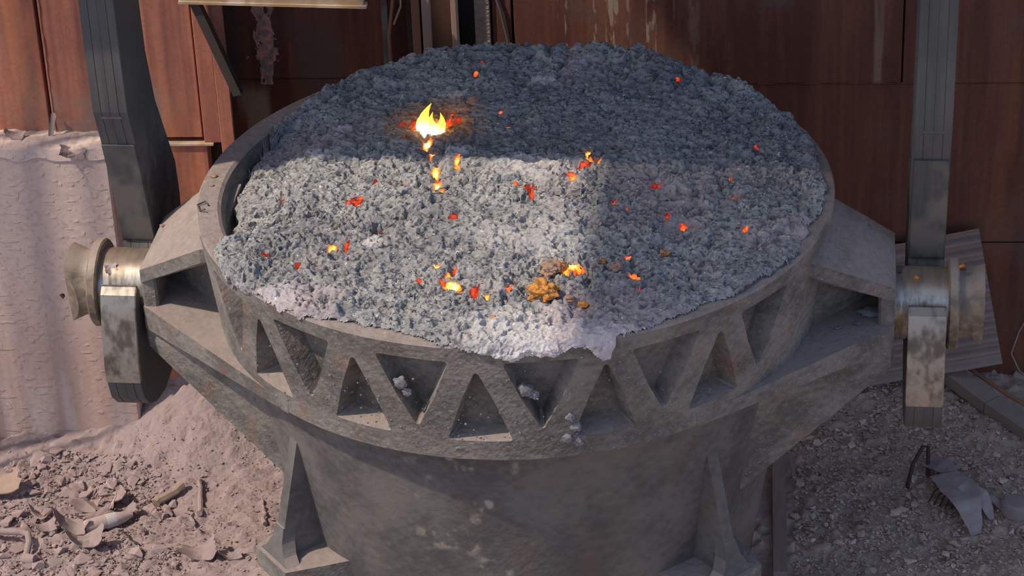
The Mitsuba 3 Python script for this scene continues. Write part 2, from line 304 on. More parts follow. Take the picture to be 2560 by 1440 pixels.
put('dust_drift', ledge_mesh(), 'mat_dust_wall', True, parent=lw, label='lumpy drift of dust lying along the top of the wall')
def flake_mesh(c, w, h, t, rot, seed=0, bend=0.2, n=7):
    """a curled thin flake: a bent strip with a ragged outline and thickness t"""
    r = np.random.default_rng(seed); g = np.linspace(-1, 1, n); A, B = np.meshgrid(g, g)
    A = A * (1 + 0.25 * (r.random(A.shape) - .5)); B = B * (1 + 0.3 * (r.random(B.shape) - .5))
    Z = bend * w * (A ** 2 + 0.5 * A * B) + 0.05 * w * (r.random(A.shape) - .5)
    top = np.stack([A * w / 2, B * h / 2, Z], -1).reshape(-1, 3); bot = top - [0, 0, t]
    idx = np.arange(n * n).reshape(n, n); q = np.stack([idx[:-1, :-1], idx[:-1, 1:], idx[1:, 1:], idx[1:, :-1]], -1).reshape(-1, 4)
    ed = np.concatenate([idx[0, :], idx[1:, -1], idx[-1, -2::-1], idx[-2:0:-1, 0]])
    side = np.stack([ed, np.roll(ed, -1), np.roll(ed, -1) + n * n, ed + n * n], -1)[:, ::-1]
    f = np.vstack([q, q[:, ::-1] + n * n, side]); v = np.vstack([top, bot])
    R = trimesh.transformations.euler_matrix(*rot)[:3, :3]
    f = np.vstack([f[:, [0, 1, 2]], f[:, [0, 2, 3]]])
    return trimesh.Trimesh(v @ R.T + np.asarray(c), f, process=False)
put('flake', flake_mesh(W(-2.69, 1.70, -0.655), 0.14, 0.07, 0.006, (0.9, 0.3, 0.2), 1), 'mat_dust_debris', parent=lw)
put('flake', flake_mesh(W(-3.05, 1.82, -0.60), 0.12, 0.06, 0.006, (0.2, 0.25, 0.0), 2), 'mat_dust_debris', parent=lw)
put('flake', flake_mesh(W(-2.83, 1.86, -0.57), 0.03, 0.16, 0.006, (1.2, 0.2, 0.1), 3), 'mat_dust_debris', parent=lw)

wr = thing('wall_recess', 'dark rusty plate wall in the shaded recess behind the pot', None, kind='structure')
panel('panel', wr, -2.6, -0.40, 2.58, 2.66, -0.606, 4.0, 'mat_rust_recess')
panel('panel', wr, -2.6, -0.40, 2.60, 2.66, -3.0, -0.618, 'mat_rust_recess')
def patch_mesh():
    us = np.linspace(-1.79, -1.56, 110); zs = np.linspace(-0.64, -0.06, 260); U, Z = np.meshgrid(us, zs)
    P = np.stack([U, Z, 0 * U], -1)
    cu = -1.682 + 0.05 * (meshkit.noise(np.stack([Z * 4, 0 * Z, 0 * Z], -1), 2) - 0.5); d = np.abs(U - cu) / (0.095 * (1 - 0.3 * sstep(-0.45, -0.1, Z)) * (1 - 0.5 * sstep(-0.48, -0.6, Z)))
    fall = np.clip(1 - d ** 2, 0, 1); nz = meshkit.fbm(P * np.array([26, 13, 1]), 4, 3)
    H = 0.003 + 0.022 * fall * np.abs(2 * meshkit.fbm(P * 24, 4, 7) - 1) + 0.012 * fall * nz; keep = (fall + 1.9 * (nz - 0.5) > 0.42)
    V = U[..., None] * EU + (2.582 - H)[..., None] * EN + Z[..., None] * np.array([0, 0, 1.0])
    n, m = U.shape; idx = np.arange(n * m).reshape(n, m); q = np.stack([idx[:-1, :-1], idx[:-1, 1:], idx[1:, 1:], idx[1:, :-1]], -1).reshape(-1, 4)
    return V.reshape(-1, 3), q[keep.ravel()[q].all(1)]
put('crusted_patch', patch_mesh(), 'mat_crusted', True, parent=wr, label='pinkish grey flaking crust on the dark plate')
def bar(a, b, w, h, up=(0, 0, 1)):
    a, b = np.asarray(a, float), np.asarray(b, float); t = (b - a) / np.linalg.norm(b - a); s = np.cross(t, up); s /= np.linalg.norm(s); v = np.cross(s, t)
    return hull([p + s * i * w / 2 + v * j * h / 2 for p in (a, b) for i in (-1, 1) for j in (-1, 1)])
pf = thing('platform', 'light rusty steel platform jutting out above the dark recess', 'platform')
def plat(u0, u1, n0, n1, z0, z1): return tm(wm(hull([(u, n, z + (0.247 - (u + 1.98) * 0.037)) for u in (u0, u1) for n in (n0, n1) for z in (z0, z1)])))
put('fascia', plat(-1.98, -0.95, 1.75, 1.83, 0.012, 0.26), 'mat_platform', parent=pf)
put('deck', plat(-1.755, -0.95, 1.83, 2.57, 0.03, 0.25), 'mat_platform', parent=pf)
put('lip', plat(-1.985, -0.93, 1.735, 1.765, 0.0, 0.014), 'mat_platform', parent=pf)
put('brace', tm(bar(W(-1.905, 1.79, 0.25), W(-1.706, 1.79, -0.33), 0.05, 0.06, (0, 1, 0))), 'mat_dark_rust', parent=pf, label='diagonal dark steel brace under the platform')
put('end_block', tm(wm(bevbox(-0.985, -0.93, 1.74, 1.80, 0.205, 0.225, 0.003))), 'mat_platform', parent=pf)

# posts, rods and columns in the recess
t = thing('recess_post', 'dark steel post in the recess, right below the platform end', 'post')
put('shaft', tm(wm(bevbox(-0.945, -0.905, 2.44, 2.48, -2.6, 4.0, 0.004))), 'mat_hook', parent=t)
put('rusty_pipe', tube([W(-0.858, 2.40, 1.2), W(-0.862, 2.40, 0.0), W(-0.90, 2.40, -0.25), W(-0.90, 2.40, -2.6)], 0.011, 8), 'mat_orange_rust', True, label='thin rust brown pipe beside the dark recess post', cat='pipe')
put('metal_rod', tm(bar(W(-0.815, 2.385, 0.10), W(-0.82, 2.385, -0.065), 0.009, 0.009, (0, 1, 0)) + bar(W(-0.82, 2.385, -0.06), W(-0.868, 2.39, -0.175), 0.012, 0.012, (0, 1, 0))), 'mat_platform', label='short bent bright rod slanting across the thin brown pipe', cat='rod')
put('flat_post', tm(wm(bevbox(-0.765, -0.715, 2.42, 2.44, -2.6, 4.0, 0.003))), 'mat_orange_rust', label='narrow orange brown flat post left of the pale column', cat='post')
t = thing('column', 'pale brown steel column with two raised flanges behind the pot', 'column')
put('flange', tm(wm(bevbox(-0.690, -0.642, 2.30, 2.42, -0.335, 4.0, 0.004))), 'mat_column', parent=t)
put('flange', tm(wm(bevbox(-0.520, -0.487, 2.30, 2.42, -0.335, 4.0, 0.004))), 'mat_column', parent=t)
put('web', tm(wm(bevbox(-0.645, -0.518, 2.37, 2.39, -0.335, 4.0, 0.003))), 'mat_orange_rust', parent=t)
put('base_plate', tm(wm(bevbox(-0.70, -0.475, 2.28, 2.44, -0.352, -0.332, 0.003))), 'mat_column', parent=t)
put('pedestal', tm(wm(bevbox(-0.66, -0.515, 2.32, 2.42, -2.7, -0.352, 0.003))), 'mat_orange_rust', parent=t)

wb = thing('wall_back', 'dark red rusty steel plate wall behind the pot and the right hook', None, kind='structure')
panel('panel', wb, -0.392, -0.302, 2.38, 2.46, -3.0, 4.0, 'mat_caked')
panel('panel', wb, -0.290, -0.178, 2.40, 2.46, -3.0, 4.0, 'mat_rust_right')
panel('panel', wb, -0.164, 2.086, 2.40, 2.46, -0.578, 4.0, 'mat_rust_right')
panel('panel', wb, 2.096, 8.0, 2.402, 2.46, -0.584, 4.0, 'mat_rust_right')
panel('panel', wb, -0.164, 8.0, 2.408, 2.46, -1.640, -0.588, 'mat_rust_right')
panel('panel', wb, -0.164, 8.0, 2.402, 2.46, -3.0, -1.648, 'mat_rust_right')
panel('backing', wb, -0.80, 8.0, 2.46, 2.50, -3.0, 4.0, 'mat_dark_rust')
zz = np.linspace(1.15, 2.20, 60); jit = meshkit.noise(np.stack([zz * 30, zz * 0, zz * 0], -1), 5)
put('weld_seam', tube(np.array([W(u, 2.402, -0.583 + 0.004 * j) for u, j in zip(zz, jit)]), 0.003 + 0.004 * jit, 6), 'mat_rust_right', True, parent=wb)
put('cable', tube([W(-0.275, 2.38, 0.3), W(-0.272, 2.38, 0.02), W(-0.24, 2.38, -0.08), W(-0.20, 2.385, -0.30), W(-0.185, 2.385, -0.6)], 0.008, 8), 'mat_rope', True, label='thin dark cable slanting down the brown wall right of the column', cat='cable')

# ------------------------------------------------------------------ overhead structures that shade the pot (out of the frame)
t = thing('lifting_beam', 'wide steel lifting beam that carries both hooks above the pot', 'lifting beam')
put('girder', tm(bevbox(-2.75, 3.3, -0.36, 0.80, 1.62, 2.95, 0.02)), 'mat_hook', parent=t)
rf = thing('ceiling', 'dark roof high above the right half of the yard', None, kind='structure')
put('roof_sheet', tm(box(-3.4, 0.8, -1.86, 4.2, 6.0, 6.08)), 'mat_roof', parent=rf)
t = thing('walkway', 'overhead grating walkway along the roof edge', 'walkway')
bars = [box(x, x + 0.058, -4.5, -1.88, 6.0, 6.03) for x in np.arange(-3.4, 0.75, 0.085)]
put('grating', trimesh.util.concatenate([tm(x) for x in bars]), 'mat_roof', parent=t, kind='stuff')
for i, (x, r) in enumerate(((-4.90, 0.045), (-4.58, 0.020), (-5.33, 0.045), (-5.08, 0.02))):
    put('hoist_rope', tube([(x, 0.55, 9.0), (x, 0.55, 2.0), (x, 0.55, -2.55)], r, 10), 'mat_rope', True, label='hoist rope hanging left of the picture', cat='rope', group='hoist ropes hanging left of the pot')

# ------------------------------------------------------------------ slag pot
pot = thing('slag_pot', 'huge grey cast steel slag pot with a triangle braced rim and two trunnions', 'slag pot')
R, RF, H = 1.6, 1.517, 0.62
rad = lambda z: R + (RF - R) * z / H
band = lathe([(1.25, -0.60), (1.46, -0.66), (RF - 0.006, -0.655), (RF + 0.004, -0.645), (RF + 0.004, -0.60), (R - 0.008, -0.012), (R - 0.016, -0.002), (R - 0.03, 0.0), (1.485, 0.0), (1.468, -0.012), (1.455, -0.06), (1.445, -0.13), (1.37, -0.32), (1.25, -0.30)], 256)
def recess(psi0, tri, depth=0.115):
    g = shapely.Polygon([(a * 1.58, z) for a, z in tri]).buffer(-0.014).buffer(0.014, 4)
    c = g.centroid; gi = shapely.affinity.scale(g, 0.84, 0.84, origin=c); pts = []
    for gg, mode in ((g, 0), (gi, 1)):
        for a, z in np.array(gg.exterior.coords)[:-1]:
            a = psi0 + a / 1.58; r = 1.80 if mode == 0 else rad(-z) - depth
            if mode == 0:                      # extrapolate the wall outward from the face
                a0, z0 = a, z; ai = psi0 + ((a - psi0) * 1.58 - c.x) * 0.84 / 1.58 + c.x / 1.58; zi = c.y + (z - c.y) * 0.84
                r0 = rad(-z); k = (1.80 - r0) / depth; a = a0 + (a0 - ai) * k; z = z0 + (z0 - zi) * k
            pts.append((r * math.sin(a), -r * math.cos(a), z))
    return hull(pts)
A, B2, C2, Z1, Z2, Z3, Z4 = 0.1899, 0.0983, 0.1113, 0.1214, 0.5394, 0.0877, 0.4921
cuts = []
for k in range(-5, 6):
    tri = [(0, -Z1), (-B2, -Z2), (B2, -Z2)] if k % 2 == 0 else [(-C2, -Z3), (C2, -Z3), (0, -Z4)]
    cuts.append(recess(k * A, tri)); cuts.append(recess(math.pi + k * A, tri))
band = band - union(cuts)
put('rim_band', refine(band, 0.10), 'mat_pot_steel', 28, parent=pot, label='rim band braced by a row of triangular recesses')
put('body', tm(lathe([(0, -0.62), (1.40, -0.62), (1.425, -0.68), (1.41, -0.74), (1.355, -1.05), (1.285, -1.55), (1.19, -2.15), (1.05, -2.50), (0.8, -2.62), (0, -2.62)], 200)), 'mat_pot_body', 30, parent=pot, label='smooth tapering kettle body below the rim')
def bracket(s):
    P = lambda r, deg, z: (s * r * math.sin(math.radians(deg)), -r * math.cos(math.radians(deg)), z)
    X = 1.90; q = []
    F0, F1, N1, Rg = (s * 1.505, -0.54, -0.115), (s * X, -0.28, -0.385), (s * X, 0.28, -0.375), (s * 1.585, 0.08, -0.075)
    inn = [(s * 1.42, -0.54, -0.10), (s * 1.42, 0.08, -0.07)]
    dn = lambda p, d=0.075: (p[0], p[1], p[2] - d)
    q.append(hull([F0, F1, N1, Rg, *inn, *map(dn, (F0, F1, N1, Rg, *inn))]))
    Bk = (s * 1.45, 0.62, -0.30)
    q.append(hull([Rg, N1, Bk, (s * 1.4, 0.3, -0.1), *map(dn, (Rg, N1, Bk, (s * 1.4, 0.3, -0.1)))]))
    plan = [P(1.522, a, 0) for a in range(40, 141, 5)] + [(s * X, -0.28, 0), (s * X, 0.28, 0)]
    q.append(hull([(x, y, -0.595) for x, y, _ in plan] + [(x, y, -0.655 - (0.07 if abs(x) > 1.85 else 0)) for x, y, _ in plan]))
    q.append(bevbox(min(s * 1.82, s * X), max(s * 1.82, s * X), -0.282, 0.282, -0.845, -0.375, 0.012))
    q.append(hull([(s * 1.86, y, z) for y in (0.09, 0.15) for z in (-0.64, -0.43)] + [(s * 1.28, y, z) for y in (-0.52, 0.66) for z in (-0.64, -0.17)]))
    low = [(s * 1.885, y, z) for y, z in ((-.19, -.64), (.19, -.64), (-.278, -.80), (.278, -.80), (-.278, -.845), (.278, -.845))]
    q.append(hull(low + [P(1.34, a, -0.64) for a in (60, 75, 105, 120)] + [P(1.312, a, -1.37) for a in (62, 118)] + [P(1.2, a, -1.45) for a in (68, 112)]))
    return union(q)
for s in (-1, 1):
    put('bracket', refine(bracket(s), 0.12, 0.004, 7, 2), 'mat_pot_steel', 30, parent=pot, label=('trunnion bracket on the left side', 'trunnion bracket on the right side')[s > 0])
def trunnion(s):
    sh = lathe([(0, 0), (0.182, 0), (0.184, 0.01), (0.184, 0.30), (0, 0.30)], 64)
    co = lathe([(0, 0), (0.222, 0), (0.230, 0.008), (0.230, 0.044), (0.222, 0.052), (0, 0.052)], 64)
    en = lathe([(0, 0), (0.178, 0), (0.168, 0.025), (0.172, 0.06), (0.188, 0.09), (0.204, 0.13), (0, 0.13)], 64)
    en = en.trim_by_plane([0.35, 0.78, -0.50], -0.195) if s > 0 else en.trim_by_plane([-0.1, 0.78, -0.62], -0.178)
    # lathe axis z -> world x
    M = lambda x: np.array([[0, 0, s, s * x], [0, 1, 0, 0], [1.0, 0, 0, -0.62]]) if s > 0 else np.array([[0, 0, -1, -x], [0, 1, 0, 0], [-1.0, 0, 0, -0.62]])
    k = put('trunnion', tm(sh.transform(M(1.885))), 'mat_trunnion', 35, parent=pot, label=('worn shiny trunnion pin on the left', 'worn shiny trunnion pin on the right')[s > 0])
    put('collar', tm(co.transform(M(2.165))), 'mat_collar', 35, parent=k)
    put('end_cap', refine(en.transform(M(2.212)), 0.04, 0.002, 14, 3), 'mat_collar', 35, parent=k)
trunnion(-1); trunnion(1)
for s in (-1, 1):
    ang = math.radians(49) * s; rv = np.array([math.sin(ang), -math.cos(ang)]); tv = np.array([math.cos(ang), math.sin(ang)])
    L = lambda r, t_, z: (*(rv * r + tv * t_), z)
    rb = [hull([L(1.20, i * 0.036, -0.95) for i in (-1, 1)] + [L(1.365, i * 0.034, -0.96) for i in (-1, 1)] + [L(1.53, i * 0.036, -1.64) for i in (-1, 1)] + [L(1.1, i * 0.036, -1.64) for i in (-1, 1)])]
    for a, b_, z0, z1 in ((0.037, 0.05, -1.44, -1.52), (0.05, 0.085, -1.52, -1.58), (0.085, 0.15, -1.58, -1.63)):
        rb.append(hull([L(rr + 0.28 * (-(z) - 1.6), i * w, z) for w, z in ((a, z0), (b_, z1)) for i in (-1, 1) for rr in (1.46, 1.535)]))
    put('rib', refine(union(rb), 0.12, 0.002, 8, 5), 'mat_pot_body', 30, parent=pot, label='upright rib on the kettle above a foot')
    ft = [L(1.56, -0.15, 0), L(1.56, 0.15, 0), L(1.2, 0.27, 0), L(1.1, 0.27, 0), L(1.1, -0.27, 0), L(1.2, -0.27, 0)]
    put('foot', refine(hull([(x, y, z) for x, y, _ in ft for z in (-1.615, -1.73)]), 0.1, 0.003, 8, 6), 'mat_pot_steel', 30, parent=pot, label='flat foot plate with dust on top')

# ------------------------------------------------------------------ the slag in the pot
EMBERS = [(-.511,.582,.094,.117,1.0),(-.489,.349,.022,.099,1.0),(-.449,.232,.016,.026,.8),(-.41,.072,.022,.061,.8),(-.381,-.063,.022,.06,.97),(-.347,-.17,.018,.022,.7),(-.31,.161,.016,.061,.72),(-.302,.103,.016,.026,.7),(-.62,.57,.028,.03,.42),(-.66,.60,.02,.02,.33),(-.585,.53,.02,.024,.5),(-.60,.62,.02,.02,.3),(-.43,.66,.026,.04,.5),(-.41,.74,.02,.03,.42),(-.38,.68,.018,.02,.35),(-.44,.58,.02,.03,.55),(-.47,.78,.018,.02,.3),(-.36,.60,.014,.02,.3),
 (-.345,1.174,.014,.039,.5),(-.326,1.277,.014,.022,.35),(.344,.279,.015,.049,.85),(.403,.214,.015,.032,.75),(.359,.208,.022,.026,.75),(.335,.158,.036,.022,.4),(.287,.032,.028,.032,.45),(.298,-.029,.02,.022,.7),(.092,-.116,.034,.048,.3),(.106,-.176,.013,.036,.45),(.012,-.085,.016,.018,.5),
 (-.771,-.249,.04,.04,.35),(-.796,-.276,.012,.036,.45),(-.749,-.21,.018,.024,.5),(-.7,-.064,.012,.048,.33),(-.546,-.079,.015,.024,.57),(-.563,-.124,.014,.024,.62),(-1.158,-.154,.012,.016,.45),(-.604,-.56,.047,.043,.2),(-.583,-.579,.02,.018,.42),(-.797,-.723,.023,.022,.8),(-.73,-.696,.012,.062,.4),(-.253,-.42,.027,.031,.3),(-1.11,-.818,.018,.018,.3),(-.923,-.936,.018,.027,.32),
 (-.27,-.864,.016,.026,.85),(-.21,-.928,.015,.017,.75),(-.184,-.868,.013,.02,.5),(-.171,-1.045,.04,.049,.95),(-.221,-1.009,.02,.03,.45),(-.331,-1.022,.013,.02,.45),(-.055,-1.07,.03,.024,.4),(.007,-1.153,.014,.03,.75),(.044,-1.125,.012,.03,.65),(.104,-1.092,.018,.041,.6),(.379,-.875,.052,.041,.78),(.345,-.912,.02,.022,.75),
 (.631,-.785,.016,.026,.65),(.675,-.957,.034,.034,.6),(.704,-1.039,.014,.02,.52),(1.102,-.152,.026,.022,.55),(.876,-.433,.025,.025,.5),(1.169,-.46,.015,.046,.55),(1.068,.079,.015,.018,.45),(.518,-.221,.014,.018,.5),(.711,-.037,.028,.028,.32),(1.188,.428,.015,.022,.42),(-.103,.599,.014,.016,.5),(-.16,.759,.012,.024,.52),(-.021,.522,.014,.016,.48),(.745,1.168,.012,.016,.4),(.584,-.306,.013,.018,.4),(.789,-.371,.013,.031,.3)]
OUT = np.array([(-95.3, 1.425), (-77.8, 1.41), (-67, 1.43), (-63, 1.54), (-57, 1.60), (-50.1, 1.640), (-45.5, 1.612), (-41, 1.59), (-36.4, 1.612), (-34, 1.57), (-31.6, 1.605), (-29, 1.56), (-24.3, 1.545), (-14.1, 1.515), (-10, 1.54), (-5.8, 1.59), (0.7, 1.625), (5.7, 1.65), (10, 1.635), (13.3, 1.65), (16, 1.62), (18.5, 1.64), (20.5, 1.70), (22, 1.69), (23.5, 1.61), (27.0, 1.60), (30.1, 1.585), (35, 1.575), (41.0, 1.54), (47, 1.57), (53.7, 1.56), (61, 1.575), (67.8, 1.548), (74, 1.53), (80.6, 1.545), (93.2, 1.54), (102, 1.53), (109.4, 1.56), (120, 1.575), (127.7, 1.585), (144.3, 1.58), (160.7, 1.59), (177.7, 1.57), (204.5, 1.59), (217.3, 1.58), (229.8, 1.55), (242.5, 1.49), (259, 1.425), (264.7, 1.425)])
def outline(psi):
    d = np.degrees(psi); d = np.where(d < -95.3, d + 360, d); r = np.interp(d, OUT[:, 0], OUT[:, 1])
    p = np.stack([np.sin(psi) * 1.6, np.cos(psi) * 1.6, 0 * psi], -1)
    return r + 0.05 * (meshkit.fbm(p * 9, 3, 12) - 0.5) + 0.02 * (meshkit.noise(p * 40, 14) - 0.5)
def billow(p, seed): return np.abs(2 * meshkit.noise(p, seed) - 1)
STEP = 0.0056
gx = np.arange(-1.78, 1.78, STEP); GX, GY = np.meshgrid(gx, gx); GP = np.stack([GX, GY, 0 * GX], -1)
rr = np.hypot(GX, GY); psi = np.arctan2(GX, -GY); ro = outline(psi); inside = rr < ro
warp = GP + 0.05 * np.stack([meshkit.noise(GP * 6, 21), meshkit.noise(GP * 6, 22), 0 * GX], -1) + 0.015 * np.stack([meshkit.noise(GP * 24, 23), meshkit.noise(GP * 24, 24), 0 * GX], -1)
fine = 0.55 * (billow(warp * 8, 31) - 0.5) + 0.36 * (billow(warp * 21, 32) - 0.5) + 0.28 * (billow(warp * 46, 33) - 0.5) + 0.18 * (billow(warp * 84, 34) - 0.5)
fine -= 0.95 * sstep(0.60, 0.72, meshkit.fbm(warp * np.array([14, 22, 1]), 3, 36)) + 0.40 * sstep(0.66, 0.78, meshkit.noise(warp * np.array([36, 50, 1]), 37)) + 0.20 * sstep(0.66, 0.8, meshkit.noise(warp * np.array([60, 80, 1]), 38))
coarse = meshkit.fbm(GP * 3.2, 3, 41) - 0.5
amp = 0.0185 * (0.5 + 1.0 * meshkit.fbm(GP * 2.2, 2, 44)) * (0.72 + 0.28 * sstep(0.5, 0.0, GY))
for x, y, a, b_, s in ((0.05, 0.12, 0.24, 0.13, 0.75), (0.45, -1.50, 0.38, 0.15, 0.6), (0.16, -0.61, 0.3, 0.2, 0.3)):
    amp *= 1 - s * np.exp(-((GX - x) / a) ** 2 - ((GY - y) / b_) ** 2)
base = 0.045 + 0.06 * coarse + 0.045 * sstep(0.8, 1.5, GY) + 0.02 * sstep(1.0, 0.2, rr)
leftdip = sstep(-125, -110, np.degrees(psi)) * sstep(-62, -72, np.degrees(psi))
base -= leftdip * 0.10 * sstep(1.05, 1.42, rr)
pit = np.zeros_like(GX)
for x, y, a, b_, h in EMBERS: pit = np.maximum(pit, (0.012 + 0.012 * h) * np.exp(-((GX - x) / (a * 1.5)) ** 2 - ((GY - y) / (b_ * 1.5)) ** 2))
holes = np.zeros_like(GX)
for x, y, a, b_ in ((-.48, -.40, .12, .05), (-.03, -.36, .09, .05), (-1.0, -.83, .08, .04), (-.05, -1.1, .10, .03), (.65, -1.09, .12, .03), (-.60, -.56, .07, .045), (-.79, -.66, .05, .035), (-.35, .02, .05, .02), (-.42, -1.02, .06, .02), (.9, .15, .06, .05)):
    holes = np.maximum(holes, 0.050 * np.exp(-(((GX - x) / a) ** 2 + ((GY - y) / b_) ** 2) ** 2))
top = base + amp * fine * 2.0 - pit - holes
top -= 0.026 * sstep(0.60, 0.70, meshkit.fbm(warp * np.array([8, 13, 1]) + 3.3, 3, 46)) * sstep(0.9, 0.2, GY) + 0.012 * sstep(0.62, 0.70, meshkit.fbm(warp * np.array([22, 30, 1]), 2, 47))
top += sstep(1.05, 1.35, rr) * sstep(0.3, 0.9, GY) * 0.045 * (billow(warp * 10, 48) - 0.35) + sstep(0.6, 1.3, GY) * 0.02 * billow(warp * 24, 49)
for x, y, r_, h in ((.71, -.56, .10, .05), (1.2, -.2, .09, .035), (-1.15, -.98, .10, .035), (.53, 1.52, .07, .06), (-.66, 1.5, .06, .05), (-.9, 1.36, .05, .045), (1.1, 1.15, .08, .045), (.15, -.95, .06, .025)):
    top += h * np.clip(1 - ((GX - x) ** 2 + (GY - y) ** 2) / r_ ** 2, 0, 1) ** 0.6 * (0.7 + 0.6 * fine)
# rest on the rim (z = 0), fall away inside it, bend over its outer edge
edge = np.clip((ro - rr) / 0.05, 0, 1); dome = np.sqrt(1 - (1 - edge) ** 2)
low = np.where(rr > 1.45, -0.004, np.where(leftdip > 0.3, -0.16, -0.004))
top = np.where(rr > 1.44, np.maximum(top, 0.014 + 0.02 * np.clip(fine + 0.3, 0, 1)), top)
over = np.maximum(rr - 1.592, 0)
GZ = low + (top - low) * dome
GZ = GZ * np.exp(-over / 0.035) - over * 0.95
shrink = np.where(over > 0, (1.592 + 0.22 * over + (0.012 + 0.022 * (fine + 0.4)) * dome * sstep(0, 0.03, over)) / rr, 1.0)
shear = 0.010 * np.stack([meshkit.noise(GP * 30, 51) - 0.5, meshkit.noise(GP * 30, 52) - 0.5], -1)
V = np.stack([GX * shrink + shear[..., 0], GY * shrink + shear[..., 1], GZ], -1).reshape(-1, 3)
nn = len(gx); idx = np.arange(nn * nn).reshape(nn, nn)
quads = np.stack([idx[:-1, :-1], idx[:-1, 1:], idx[1:, 1:], idx[1:, :-1]], -1).reshape(-1, 4)
quads = quads[inside.ravel()[quads].all(1)]
tris = np.vstack([quads[:, [0, 1, 2]], quads[:, [0, 2, 3]]])
zinterp = RegularGridInterpolator((gx, gx), GZ, bounds_error=False, fill_value=0)
def slag_z(x, y): return float(zinterp((y, x)))
# each glowing crack: those faces of the crust round its place that lie deep or crack shaped
tc = V[tris].mean(1); owner = np.full(len(tris), -1); best = np.full(len(tris), 0.34)
fr = fine.ravel()[tris].mean(1); cn = meshkit.fbm(np.c_[tc[:, :2] * 45, tc[:, :1] * 0], 2, 61)
for i, (x, y, a, b_, h) in enumerate(EMBERS):
    d2 = ((tc[:, 0] - x) / (a * 1.12)) ** 2 + ((tc[:, 1] - y) / (b_ * 1.0)) ** 2
    small = a < 0.03
    sc = np.where(d2 < 1, (1 - d2) * (1.0 if small else 0.8 if h > 0.45 else 0.55) - (0.35 if small else 0.6) * fr + (0.4 if small else 0.75) * (cn - 0.5), 0)
    hit = sc > best; owner[hit] = i; best[hit] = sc[hit]
sc = thing('slag_crust', 'lumpy grey crust of cooling slag heaped in the pot, with glowing cracks', 'slag')
def compact(f):
    u, inv = np.unique(f, return_inverse=True); return V[u], inv.reshape(f.shape)
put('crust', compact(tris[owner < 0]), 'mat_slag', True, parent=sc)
HK = np.array([0.0, 0.2, 0.35, 0.5, 0.65, 0.8, 0.92, 1.05]); HC = np.array([(0.02, .001, .0), (.12, .008, .003), (.40, .025, .008), (.95, .09, .015), (1.2, .26, .03), (1.6, .75, .08), (1.7, 1.35, .5), (2.0, 1.9, 1.5)])
for i, (x, y, a, b_, h) in enumerate(EMBERS):
    m = owner == i
    if m.sum() < 2: continue
    v, f = compact(tris[m])
    d2 = np.clip(((v[:, 0] - x) / (a * 1.1)) ** 2 + ((v[:, 1] - y) / b_) ** 2, 0, 1)
    if h > 0.95: d2 = np.clip(d2 * 2.2 - 0.15, 0, 1)
    heat = np.clip(h * (1.08 - 0.5 * d2) + 0.34 * (meshkit.noise(v * 70, 66) - 0.5), 0, 1.05)
    col = np.stack([np.interp(heat, HK, HC[:, c]) for c in range(3)], -1) * GLOW
    put('glowing_crack', (v, f), 'mat_black', True, color=col, parent=sc, emitter={'type': 'area', 'radiance': {'type': 'mesh_attribute', 'name': 'vertex_color'}})

# slag stuck on the outside of the rim
def lump(c, r, seed, squash=(1, 1, 0.7), sub=3, amp=0.5, freq=2.2):
    m = trimesh.creation.icosphere(subdivisions=sub, radius=1.0); v = m.vertices
    d = 1 + amp * (meshkit.fbm(v * freq + seed * 3.7, 4, seed) - 0.5) * 2 * 0.75 - 0.10 * amp * billow(v * freq * 3 + seed, seed + 3)
    return trimesh.Trimesh(v * d[:, None] * np.asarray(squash) * r + np.asarray(c), m.faces, process=False)
def on_rim(psi_deg, z, out=0.0):
    a = math.radians(psi_deg); r = rad(-z) + out; return np.array([r * math.sin(a), -r * math.cos(a), z])
spots = [(8, -0.25, .035), (9.5, -0.28, .028), (-13.5, -0.25, .032), (-12.5, -0.30, .022), (15.5, -0.42, .025), (16.5, -0.48, .03), (15, -0.54, .028), (17, -0.57, .025), (-4, -0.59, .02), (-10, -0.61, .015)]
for i, (a, z, r) in enumerate(spots):
    put('splash', lump(on_rim(a, z, -0.005 if z < -0.4 else -0.02), r, 90 + i, (1, 0.6, 1), 2, 0.9, 3), 'mat_slag_dark', True, parent=sc)
sp = []
for i in range(300):
    a, z = rng.uniform(-55, 55), -0.655 * rng.random() ** 0.5
    r = 0.002 + 0.005 * rng.random() ** 3
    m = trimesh.creation.icosphere(subdivisions=0, radius=r); m.apply_translation(on_rim(a * 0.7 if i % 2 else a, z, 0.001)); sp.append(m)
put('spatter', trimesh.util.concatenate(sp), 'mat_slag_dark', parent=sc, kind='stuff', label='fine slag spatter stuck on the rim band')
for i, (x, y, z, r) in enumerate(((1.78, -0.24, -0.345, .035), (1.83, -0.05, -0.345, .022), (1.74, 0.10, -0.25, .03), (1.70, -0.02, -0.245, .022), (1.80, -0.19, -0.345, .02), (1.62, -0.38, -0.21, .03), (1.78, -0.17, -0.58, .05), (1.83, -0.14, -0.58, .035), (1.72, -0.28, -0.585, .016), (1.62, -0.33, -0.585, .014))):
    put('splash', lump((x, y, z), r, 120 + i, (1.2, 0.9, 0.4), 2, 0.9, 3), 'mat_slag_dark', True, parent=sc)

